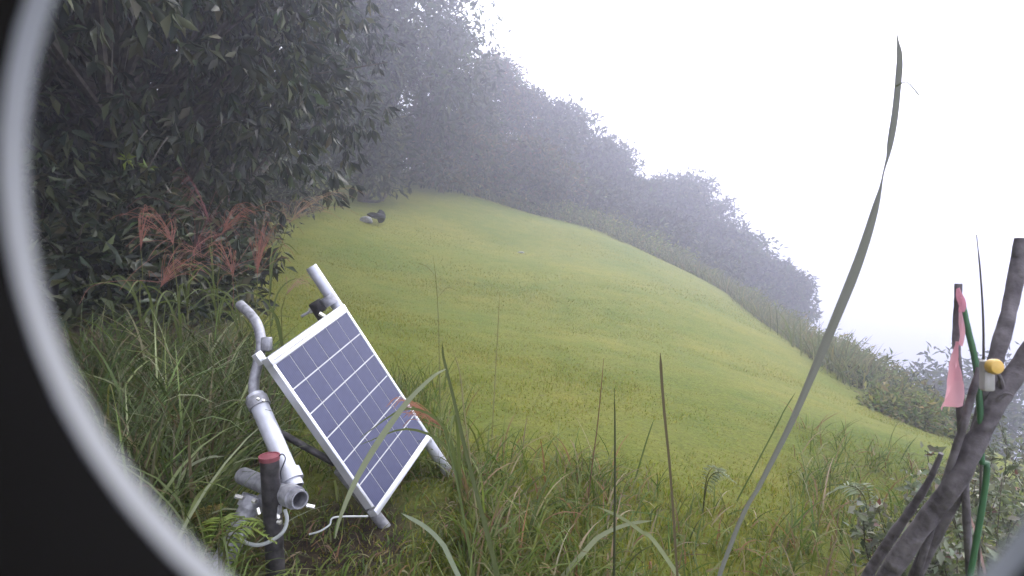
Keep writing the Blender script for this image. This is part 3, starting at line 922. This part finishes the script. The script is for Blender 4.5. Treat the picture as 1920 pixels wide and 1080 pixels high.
def stalk(name, label, pts, w0, w1, col, group=None, r=None, cat='grass stalk', extra=None):
    """pts from the tip to the lowest visible point: (px, py, depth); the root is carried on to the ground"""
    P = [at(*q) for q in pts]
    d = P[-1] - P[-2]
    d = d / np.linalg.norm(d)
    d[2] = min(d[2], -0.6)
    g0 = gz(P[-1][0], P[-1][1])
    root = P[-1] + d * max(0.02, (P[-1][2] - g0) / -d[2])
    root[2] = gz(root[0], root[1]) - 0.02
    P.append(root)
    path = smooth_path(P, 36)
    o = np.array(path[-1]) + np.array([0, 0, 0.02])
    E = empty(name, o, label, cat, group)
    mb = MB(o)
    ws = [(w0 + (w1 - w0) * (k / 36) ** 0.6) * min(1, 0.12 + k / 5) for k in range(37)]
    if r is None:
        v, f = ribbon(path, ws, 0.22, (0.15, -1, 0.25))
        mb.add(v, f)
        mb.build('blade', M['grass'], E, tint=col)
    else:
        mb.tube(path, [max(0.0006, w / 2) for w in ws], 7)
        mb.build('stem', M['grass'], E, tint=col)
    for k, (pts2, wa, wb, c2) in enumerate(extra or []):
        p2 = smooth_path([at(*q) for q in pts2], 18)
        m2 = MB(o)
        wl_ = [wa + (wb - wa) * abs(2 * q / 18 - 1) ** 1.4 for q in range(19)]
        v, f = ribbon(p2, wl_, 0.2, (0.1, -1, 0.35))
        m2.add(v, f)
        m2.build('leaf', M['grass'], E, tint=c2)
    return E

G1, G2, BR, PALE = (0.10, 0.125, 0.045), (0.075, 0.10, 0.03), (0.13, 0.085, 0.045), (0.22, 0.245, 0.13)
# the broad blade against the sky
bp = [(1681, 62, .56), (1684, 100, .56), (1682, 140, .565), (1675, 215, .57), (1664, 280, .575), (1650, 345, .58), (1628, 430, .60), (1600, 512, .62), (1560, 610, .645), (1520, 705, .67), (1478, 800, .70), (1425, 905, .73), (1365, 1030, .78)]
P = [at(*q) for q in bp]
rootp = down(P[-1], (-0.10, 0.05))
path = smooth_path(P + [rootp], 56)
ws = 0.82 * np.interp(np.linspace(0, 1, 57), [0, .03, .07, .13, .22, .33, .37, .42, .55, .7, .85, 1], [.002, .003, .009, .0125, .0120, .0115, .0085, .0105, .0135, .0125, .011, .009])
o = rootp + np.array([0, 0, 0.02])
bl = empty('grass_plant', o, 'very tall broad grass blade rising against the white sky', 'grass blade')
mb = MB(o)
v, f = ribbon(path, ws, 0.35, (0.1, -1, 0.2), [0.9 * math.exp(-((k / 56 - 0.36) / 0.05) ** 2) + 0.25 * math.sin(k * 0.16) for k in range(57)])
mb.add(v, f)
mb.build('blade', M['plume'], bl, tint=(0.14, 0.145, 0.125))
mb = MB(o)
v, f = ribbon(smooth_path([at(1679, 162, .566), at(1699, 154, .56), at(1712, 165, .558), at(1726, 183, .556)], 12), [.0014] * 6 + [.0018] * 4 + [.0020, .0016, .0006], 0.1, (0.1, -1, .2))
mb.add(v, f)
mb.build('side_leaf', M['grass'], bl, tint=(0.10, 0.11, 0.06))

stalk('grass_stalk', 'dark upright stalk just right of the panel with a pale leaf bending left across it',
      [(829, 640, 1.30), (832, 672, 1.30), (850, 745, 1.28), (872, 840, 1.25), (895, 930, 1.22), (921, 1030, 1.18)], .003, .011, (0.07, 0.085, 0.03),
      extra=[([(836, 692, 1.29), (812, 706, 1.25), (765, 752, 1.2), (715, 820, 1.15), (670, 895, 1.1), (640, 965, 1.06), (628, 1010, 1.05)], .013, .002, (0.20, 0.22, 0.13))])
stalk('grass_stalk', 'thin pale stalk close behind the dark upright stalk right of the panel', [(848, 652, 1.5), (862, 700, 1.5), (870, 770, 1.48), (880, 850, 1.45)], .002, .005, (0.22, 0.20, 0.10), r=1)
stalk('grass_stalk', 'slender stalk left of the dark upright stalk, crossing its foot', [(828, 790, 1.2), (845, 850, 1.18), (862, 930, 1.15), (880, 1030, 1.12)], .003, .006, G2)
stalk('grass_stalk', 'dark straight stalk standing upright in the middle of the view', [(1152, 728, 1.25), (1153, 800, 1.24), (1153, 900, 1.22), (1152, 1020, 1.2)], .002, .006, (0.055, 0.065, 0.028), r=1)
stalk('grass_stalk', 'brown-topped stalk leaning slightly left to the right of centre', [(1238, 662, 1.2), (1240, 705, 1.2), (1246, 780, 1.19), (1256, 880, 1.17), (1266, 1020, 1.14)], .0075, .005, (0.085, 0.070, 0.036))
stalk('grass_stalk', 'short oblique stalk just left of the brown-topped stalk', [(1226, 786, 1.9), (1216, 815, 1.9), (1205, 850, 1.9)], .003, .006, G2)
stalk('grass_stalk', 'fine reddish stalk left of the straight dark stalk', [(1132, 672, 1.7), (1127, 730, 1.7), (1120, 800, 1.7), (1112, 860, 1.7)], .002, .004, (0.17, 0.10, 0.06), r=1)
stalk('grass_stalk', 'fine pale stalk standing in front of the upper meadow', [(937, 548, 2.2), (934, 610, 2.2), (929, 700, 2.2), (924, 790, 2.2)], .002, .004, (0.22, 0.2, 0.1), r=1)
stalk('grass_stalk', 'thin arching stalk with a fan of fine leaves above the panel corner', [(812, 478, 2.6), (818, 530, 2.6), (822, 600, 2.6), (824, 690, 2.6)], .002, .005, (0.18, 0.18, 0.08), r=1,
      extra=[([(818, 520, 2.6), (800, 500, 2.6), (778, 492, 2.6)], .004, .001, (0.2, 0.2, 0.1)), ([(820, 560, 2.6), (838, 540, 2.6), (858, 545, 2.6)], .004, .001, (0.2, 0.2, 0.1))])
stalk('grass_stalk', 'dark oblique stalk beside the tall broad blade near the right', [(1492, 735, 2.0), (1470, 770, 2.0), (1455, 800, 2.0)], .003, .006, G2)
stalk('grass_stalk', 'thin wiry stalk against the sky beside the green stake', [(1831, 440, .74), (1838, 510, .74), (1843, 590, .74), (1844, 660, .74), (1842, 760, .74)], .0012, .0034, (0.12, 0.11, 0.09), r=1)
stalk('grass_stalk', 'leaning brown stalk low at the right between the dead branches', [(1814, 955, 1.1), (1824, 985, 1.1), (1836, 1030, 1.1)], .004, .007, (0.3, 0.2, 0.17))
stalk('grass_plant', 'pale curved blade crossing the bottom of the view right of the panel', [(1120, 950, 1.35), (1160, 968, 1.3), (1200, 995, 1.25), (1245, 1040, 1.2)], .004, .010, PALE, cat='grass blade')
stalk('grass_plant', 'broad pale blade arching low at bottom centre', [(1225, 976, 1.4), (1180, 982, 1.36), (1130, 1002, 1.32), (1095, 1035, 1.3)], .004, .014, (0.22, 0.24, 0.14), cat='grass blade')
stalk('grass_plant', 'blurred pale blade just below the lower corner of the panel', [(752, 962, 1.0), (795, 986, 1.0), (828, 1018, 1.0), (850, 1060, 1.0)], .006, .009, (0.22, 0.25, 0.17), cat='grass blade')
stalk('grass_plant', 'pale arched blade in the grass near the housing rim, curling left', [(160, 700, 1.9), (210, 718, 1.9), (270, 760, 1.88), (320, 800, 1.85)], .003, .008, PALE, cat='grass blade')
stalk('grass_plant', 'pale blade bending right in the dark grass left of the capped tube', [(420, 856, 1.45), (390, 858, 1.45), (350, 880, 1.43), (325, 930, 1.4)], .003, .010, (0.24, 0.26, 0.17), cat='grass blade')
stalk('grass_plant', 'yellow-green blade pointing right, low in the dark grass left of the stand', [(418, 896, 1.3), (395, 908, 1.3), (372, 930, 1.3), (358, 960, 1.28)], .003, .011, (0.17, 0.2, 0.07), cat='grass blade')
stalk('grass_plant', 'upright pale blade leaning right above the yellow-green blade', [(372, 848, 1.4), (350, 880, 1.4), (328, 925, 1.4), (318, 965, 1.38)], .002, .011, PALE, cat='grass blade')

# reddish silver-grass plumes on the left
def plume_grass(label, tip, node, root, depth, nray, spread, side, col):
    T, N_, R_ = at(*tip, depth), at(*node, depth), at(*root, depth)
    base = down(R_)
    E = empty('plume_grass', base + np.array([0, 0, 0.02]), label, 'grass', 'reddish plume grasses at the left')
    o = base + np.array([0, 0, 0.02])
    MB(o).tube(smooth_path([base, R_, (R_ + N_) / 2 + RNG.normal(0, .005, 3), N_], 14), [0.0028 - 0.0001 * k for k in range(15)], 6).build('stem', M['grass'], E, tint=(0.13, 0.14, 0.05))
    L = np.linalg.norm(T - N_)
    main = (T - N_) / L
    v_all, f_all = [], []
    for k in range(int(nray * 1.8)):
        a = RNG.normal(0, spread * 1.5)
        ln = L * RNG.uniform(0.7, 1.6)
        d = main * math.cos(a) + np.array([math.cos(RNG.uniform(0, 6.28)), math.sin(RNG.uniform(0, 6.28)), 0.2]) * math.sin(a) * 0.8
        st = N_ + main * RNG.uniform(0, 0.25) * L
        p = smooth_path([st, st + d * ln * 0.4, st + d * ln * 0.8 + np.array([side * 0.15 * ln, 0, -0.10 * ln]), st + d * ln + np.array([side * 0.42 * ln, 0, -0.36 * ln])], 10)
        v, f = ribbon(p, [0.0015] * 7 + [0.0018, .0018, .0015, .001], 0.3)
        kk = len(v_all); v_all += v; f_all += [tuple(i + kk for i in q) for q in f]
    mb = MB(o); mb.add(v_all, f_all)
    mb.build('plume', M['plume'], E, tint=col)
    for k in range(3):
        a = RNG.uniform(0, 6.28); q0 = base + (R_ - base) * RNG.uniform(0.3, 0.9)
        hh = RNG.uniform(0.12, 0.28)
        p = smooth_path([q0, q0 + np.array([math.cos(a) * .04, math.sin(a) * .04, hh * .7]), q0 + np.array([math.cos(a) * .14, math.sin(a) * .14, hh]), q0 + np.array([math.cos(a) * .26, math.sin(a) * .26, hh * .75])], 12)
        v, f = ribbon(p, [0.008 * (1 - (q / 12) ** 2) + .001 for q in range(13)], 0.2)
        m2 = MB(o); m2.add(v, f); m2.build('leaf', M['grass'], E, tint=(0.10, 0.125, 0.04))
RED, TAN, PURP = (0.28, 0.14, 0.11), (0.32, 0.23, 0.17), (0.19, 0.09, 0.09)
plume_grass('reddish plume grass standing clear over the meadow, right of the other plumes', (590, 362), (540, 420), (505, 530), 2.9, 13, 0.5, .5, TAN)
plume_grass('arching pinkish plume beside the dark trees, leftmost of the tall ones', (300, 400), (325, 460), (332, 540), 2.5, 16, 0.5, -.5, RED)
plume_grass('tall reddish plume with a tip curling right in front of the dark trees', (455, 385), (415, 440), (408, 540), 2.8, 13, 0.5, .5, RED)
plume_grass('upright brick-red plume left of the open meadow', (490, 430), (482, 520), (480, 580), 2.7, 18, 0.22, .1, RED)
plume_grass('brick-red plume with drooping rays between two upright plumes', (410, 450), (440, 520), (450, 590), 2.6, 16, 0.45, -.3, RED)
plume_grass('dull purple-red plume against the dark undergrowth', (360, 340), (395, 420), (400, 520), 3.1, 12, 0.4, -.2, PURP)
plume_grass('narrow reddish plume at the left end of the plume grasses', (268, 400), (264, 470), (262, 560), 2.6, 12, 0.2, .1, RED)
plume_grass('rust-coloured plume low among the plume grasses', (345, 470), (300, 540), (290, 600), 2.4, 14, 0.5, .3, RED)
plume_grass('dark red plume half hidden behind the other plumes', (390, 410), (360, 480), (350, 560), 3.2, 16, 0.5, -.2, PURP)
plume_grass('small tan plume with a tip towards the rear pipe of the stand', (562, 520), (535, 555), (528, 600), 2.3, 7, 0.25, .2, TAN)
plume_grass('low reddish seed plume just right of the panel edge', (775, 752), (845, 815), (862, 850), 1.5, 18, 0.14, .05, (0.36, 0.18, 0.12))

# ferns
def fern(label, px, py, depth, size, az, col, nfr=3):
    p = at(px, py, depth)
    g = np.array([p[0], p[1], gz(p[0], p[1])])
    E = empty('fern', g, label, 'fern', 'ferns in the grass')
    for k in range(nfr):
        a = az + (k - (nfr - 1) / 2) * 0.7
        L = size * RNG.uniform(0.8, 1.1)
        dh = np.array([math.cos(a), math.sin(a), 0])
        top = max(0.08, p[2] - g[2])
        path = smooth_path([g - (0, 0, .01), g + (0, 0, top * .8) + dh * L * .15, g + (0, 0, top) + dh * L * .5, g + (0, 0, top * .75) + dh * L], 16)
        fr = MB(g).tube(path, [0.0022 * (1 - 0.05 * q) for q in range(17)], 5).build('rachis', M['grass'], E, tint=(0.09, 0.09, 0.03))
        s = np.cross(dh, [0, 0, 1.0])
        pos, dr, ln = [], [], []
        for q in np.linspace(3.5, 16, 17):
            for sg in (-1, 1):
                l = L * 0.40 * math.sin(math.pi * min(0.96, 0.2 + (q - 3.5) / 12.5 * 0.78)) ** 0.8
                qi = int(q); pq = np.array(path[qi]) + (np.array(path[min(16, qi + 1)]) - np.array(path[qi])) * (q - qi)
                pos.append(pq - g); dr.append(s * sg + dh * 0.5 + np.array([0, 0, RNG.uniform(-0.3, 0.1)])); ln.append(l)
        n_ = len(pos)
        v, f, t = leaf_cloud(np.array(pos), np.array(dr, float), np.tile([0.05, 0.02, 1.0], (n_, 1)), np.array(ln), np.full(n_, L * 0.055), tints(n_, [col], None, .12))
        tag(link('pinnae', mesh_from('pinnae', v, f, t, False), fr, M['leaf']), kind='stuff')
fern('pale fern frond low on the right beside the dead branches', 1640, 925, 1.7, 0.12, 1.9, (0.18, 0.21, 0.12), 2)
fern('small pale fern in the turf right of centre', 1320, 885, 1.8, 0.12, 0.3, (0.17, 0.20, 0.11), 2)
fern('bright green fern at the bottom left beside the ground stake', 405, 1000, 1.15, 0.12, 1.2, (0.17, 0.22, 0.05), 3)
fern('yellowish fern in the dark grass left of the stand', 395, 965, 1.35, 0.10, 2.2, (0.24, 0.20, 0.06), 2)

# broad bright green leaves in the dark tree
def sprig(label, px, py, depth, n, L, col):
    p = at(px, py, depth)
    E = empty('leaf_sprig', p, label, 'leaves', 'bright sprigs in the dark tree')
    MB(p).tube(smooth_path([p + (0.0, 0.25, 0.25), p + (0.02, 0.12, 0.16), p], 8), [0.006 - 0.0004 * k for k in range(9)], 6).build('twig', M['bark'], E)
    d = rnd_dir(n, -0.2)
    ln = np.full(n, L) * RNG.uniform(.7, 1.2, n)
    for k in range(n):
        v, f, t = leaf_cloud(d[k:k + 1] * .005, d[k:k + 1], rnd_dir(1, 1.5), ln[k:k + 1], ln[k:k + 1] * .38, tints(1, [col]))
        link('leaf', mesh_from('leaf', v, f, t, False), E, M['leaf'])
sprig('bright yellow-green leaf sprig on the left of the dark tree', 238, 300, 4.0, 8, 0.075, (0.20, 0.24, 0.05))
sprig('bright green leaf sprig lower right of the yellow-green one in the dark tree', 278, 315, 4.0, 7, 0.075, (0.15, 0.20, 0.05))

# ------------------------------------------------------------------ stones on the meadow
def stone(name, label, px, py, size, mat, cat='stone', seed=0, parts=None):
    p = ground_hit(px, py)
    import bmesh
    bm = bmesh.new()
    bmesh.ops.create_icosphere(bm, subdivisions=3, radius=1)
    r = random.Random(seed)
    pl = [(Vector((r.uniform(-1, 1), r.uniform(-1, 1), r.uniform(-.5, 1))).normalized(), r.uniform(.55, .85)) for _ in range(9)]
    for v in bm.verts:
        for nn, dd in pl:
            q = v.co.dot(nn)
            if q > dd: v.co -= nn * (q - dd)
        v.co = Vector((v.co.x * size[0], v.co.y * size[1], v.co.z * size[2]))
    me = bpy.data.meshes.new(name); bm.to_mesh(me); bm.free()
    o = link(name, me, None, M[mat])
    o.location = (p[0], p[1], gz(p[0], p[1]) + size[2] * 0.45)
    tag(o, label, cat)
    return o
p0 = ground_hit(690, 417)
z0 = gz(p0[0], p0[1])
for (nm, lab, dx, dy, dz, sz, mt, sd, rot) in [
        ('stone', 'pale grey stone lying on the upper meadow beside the dark slab', -0.02, 0, 0.06, (.19, .15, .10), 'stone', 2, (0, 0, 0)),
        ('stone_slab', 'dark wedge-shaped slab leaning on the pale stone on the upper meadow', 0.20, -0.02, 0.17, (.24, .16, .085), 'dark_stone', 11, (0.05, 0.20, 0.1)),
        ('stone', 'dark rounded stone just behind the dark slab on the upper meadow', 0.24, 0.22, 0.12, (.14, .12, .17), 'dark_stone', 7, (0, 0, 0))]:
    so = stone(nm, lab, 690, 417, sz, mt, seed=sd)
    so.location = (p0[0] + dx, p0[1] + dy, z0 + dz + 0.12 * dy)
    so.rotation_euler = rot
stone('stone', 'small pale stone alone on the middle of the upper meadow', 976, 474, (.10, .07, .03), 'stone', seed=9)

# ------------------------------------------------------------------ dead branches, stake and tape at the right
def branch(label, pts, r0, r1, twigs=(), knots=()):
    P = [at(*q) for q in pts]
    last = P[-1]; d = P[-1] - P[-2]; d /= np.linalg.norm(d)
    g = gz(last[0], last[1])
    if last[2] > g:
        k = (last[2] - g + 0.05) / max(0.35, -d[2])
        P.append(last + d * k * 0.5 + np.array([0, 0, -0.02])); e = last + d * k; e[2] = gz(e[0], e[1]) - 0.05; P.append(e)
    path = smooth_path(P, 40)
    o = np.array(path[-1]) + (0, 0, 0.05)
    E = empty('dead_branch', o, label, 'branch', 'dead branches at the right')
    rad = [(r0 + (r1 - r0) * k / 40) * (1 + 0.03 * math.sin(k * 1.3) + RNG.normal(0, .035)) for k in range(41)]
    MB(o).tube(path, rad, 12).build('limb', M['deadwood'], E)
    for t in twigs:
        tp = smooth_path([at(*q) for q in t], 10)
        MB(o).tube(tp, [r0 * 0.32 * (1 - .07 * k) for k in range(11)], 7).build('twig', M['deadwood'], E)
    return E
branch('thick dark dead branch slanting up to the right edge', [(1945, 640, .68), (1900, 705, .69), (1862, 765, .70), (1832, 825, .71), (1790, 905, .73), (1745, 965, .76), (1690, 1040, .80)], .0105, .0130,
       twigs=[[(1872, 748, .69), (1888, 738, .68), (1900, 741, .675)], [(1880, 728, .69), (1874, 705, .68), (1866, 698, .68)]])
branch('upright grey dead branch rising to the sky at the right edge', [(1917, 448, .70), (1905, 520, .70), (1888, 600, .70), (1868, 670, .70), (1850, 745, .71), (1825, 840, .73), (1790, 930, .76), (1735, 1040, .82)], .0085, .0090)
branch('thin dead branch leaning below the thick branch near the lower right', [(1765, 850, .78), (1740, 905, .80), (1705, 960, .83), (1650, 1040, .88)], .003, .010)
branch('brown twig standing beside the green stake with the pink tape on it', [(1797, 532, .70), (1796, 575, .70), (1793, 625, .70), (1796, 690, .70), (1800, 760, .71), (1806, 860, .73), (1812, 960, .75)], .0042, .005,
       twigs=[[(1794, 640, .70), (1789, 628, .70), (1786, 632, .70)]])
branch('slim pale twig crossing between the green stake and the thick branch', [(1838, 690, .69), (1822, 740, .69), (1806, 800, .70), (1780, 880, .73)], .004, .005)

gs = [at(1803, 563, .70), at(1814, 615, .70), at(1829, 680, .70), at(1837, 760, .70), at(1840, 860, .71), at(1840, 960, .72)]
gb = down(gs[-1], (0.004, .06))
path = smooth_path(gs + [gb], 36)
o = gb + (0, 0, .02)
st = empty('garden_stake', o, 'green plastic-coated garden stake standing among the dead branches', 'stake')
MB(o).tube(path, [.0035 * (1 + (.05 if k % 3 == 0 else 0)) for k in range(37)], 10).build('rod', M['green'], st)
MB(o).tube([path[0] + np.array([0, 0, .004]), path[0], path[0] - np.array([0, 0, .012])], [.0025, .0040, .0040], 10).build('end_cap', M['green'], st)

# pink tape tied to the twig top
tp_o = at(1798, 575, .69)
tape = empty('pink_tape', tp_o, 'faded pink marking tape tied to the twig and hanging down in a widening strip', 'tape')
def strip(pa, pb, nseg, amp, name, tint):
    v, f = [], []
    for k in range(nseg + 1):
        t = k / nseg
        a = pa(t); b = pb(t)
        for j in range(5):
            s = j / 4
            v.append(a + (b - a) * s + FW * amp * math.sin(s * 7 + t * 5) * (0.3 + t))
    for k in range(nseg):
        for j in range(4):
            f.append((k * 5 + j, k * 5 + j + 1, k * 5 + j + 6, k * 5 + j + 5))
    mb = MB(tp_o); mb.add(v, f)
    mb.build(name, M['pink'], tape, tint=tint)
def lerp(*pts):
    P = smooth_path([at(*q) for q in pts], 30)
    return lambda t: np.array(P[int(round(t * 30))])
PK = (0.70, 0.42, 0.46)
strip(lerp((1793, 640, .690), (1782, 690, .692), (1757, 768, .70)), lerp((1797, 640, .690), (1800, 690, .69), (1800, 760, .69)), 20, .006, 'strip', PK)
strip(lerp((1798, 580, .69), (1799, 610, .69), (1797, 645, .69)), lerp((1804, 582, .69), (1809, 612, .69), (1803, 650, .69)), 14, .002, 'strip', PK)
strip(lerp((1793, 542, .692), (1795, 560, .69), (1796, 585, .69)), lerp((1800, 538, .692), (1809, 560, .69), (1806, 585, .69)), 10, .003, 'knot', (0.62, 0.30, 0.36))

# yellow knob with pale clip where the branches cross
kp = at(1856, 686, .66)
kn = empty('yellow_knob', kp, 'yellow plastic knob on a pale grey clip where the dead branches cross', 'knob')
MB(kp).tube([kp - FW * .002, kp - FW * .008, kp - FW * .011, kp - FW * .012], [.0085, .0092, .0075, .004], 18).build('cap', M['yellow'], kn)
MB(kp).box(kp - UP * .012 + FW * .004, RT, UP, FW, .0060, .018, .006, .002).build('clip', M['grey_plastic'], kn)

# leafy weeds at the right
def weed(px, py, depth, hgt, lab):
    p = at(px, py, depth); g = np.array([p[0], p[1], gz(p[0], p[1])])
    E = empty('leafy_weed', g, lab, 'weed', 'leafy weeds at the lower right')
    hgt = max(0.12, p[2] - g[2])
    pos, dr, nst = [], [], 6
    mb = MB(g)
    for s in range(nst):
        a = RNG.uniform(0, 6.28); ln = hgt * RNG.uniform(.6, 1.1)
        e = g + np.array([math.cos(a) * ln * .35, math.sin(a) * ln * .35, ln])
        pa = smooth_path([g - (0, 0, .02), (g + e) / 2 + RNG.normal(0, .02, 3), e], 10)
        mb.tube(pa, [.0025 * (1 - .07 * q) for q in range(11)], 5)
        for q in range(2, 11):
            for r_ in range(10):
                pos.append(np.array(pa[q]) - g + RNG.normal(0, .012, 3)); dr.append(rnd_dir(1, .1)[0])
    mb.build('stem', M['bark'], E)
    n_ = len(pos); ln = RNG.uniform(.012, .034, n_)
    t = tints(n_, [(0.15, 0.17, 0.10), (0.20, 0.21, 0.15), (0.10, 0.12, 0.06), (0.16, 0.08, 0.06)], [.4, .37, .21, .02])
    v, f, t = leaf_cloud(np.array(pos), np.array(dr), rnd_dir(n_, 1.2), ln, ln * .5, t)
    link('leaves', mesh_from('leaves', v, f, t, False), E, M['leaf'])
W = 'grey-green leafy weed '
for (px, py, dp, lab) in [(1870, 850, 1.5, 'right of the green stake below the thick branch'), (1905, 800, 2.0, 'at the right edge just below the thick branch'),
                          (1850, 930, 1.2, 'at the foot of the green stake'), (1900, 930, 1.3, 'in the lower right corner beside the housing rim'),
                          (1820, 880, 1.9, 'behind the green stake'), (1760, 960, 1.25, 'between the lower ends of the two thick branches'),
                          (1935, 860, 1.6, 'cut by the right edge low down'), (1880, 760, 2.8, 'farther off, seen under the fork of the branches'),
                          (1700, 980, 1.35, 'left of the thin leaning branch'), (1940, 740, 3.2, 'farthest off at the right edge'), (1830, 800, 3.0, 'behind the pale twig')]:
    weed(px, py, dp, 0, W + lab)

# ------------------------------------------------------------------ mist
hz = MB()
zmax = max((o.matrix_world.translation.z for o in bpy.data.objects), default=10)
hz.box((0, 0, 0), EX, EY, EZ, 430, 430, 1)
me = bpy.data.meshes.new('haze')
zlo, zhi = -95.0, 24.0
vv = [(x, y, z) for z in (zlo, zhi) for y in (-430, 430) for x in (-430, 430)]
me.from_pydata(vv, [], [(0, 2, 3, 1), (4, 5, 7, 6), (0, 1, 5, 4), (2, 6, 7, 3), (0, 4, 6, 2), (1, 3, 7, 5)])
m = bpy.data.materials.new('mist')
m.use_nodes = True
n_ = m.node_tree.nodes; n_.clear()
vo = n_.new('ShaderNodeVolumePrincipled')
vo.inputs['Color'].default_value = (0.83, 0.84, 1.0, 1)
vo.inputs['Density'].default_value = 0.0145
vo.inputs['Anisotropy'].default_value = 0.65
oo = n_.new('ShaderNodeOutputMaterial')
m.node_tree.links.new(vo.outputs[0], oo.inputs['Volume'])
hzo = link('haze', me, None, m)
tag(hzo, 'pale morning mist filling the air over the hillside', 'mist', None, 'stuff')
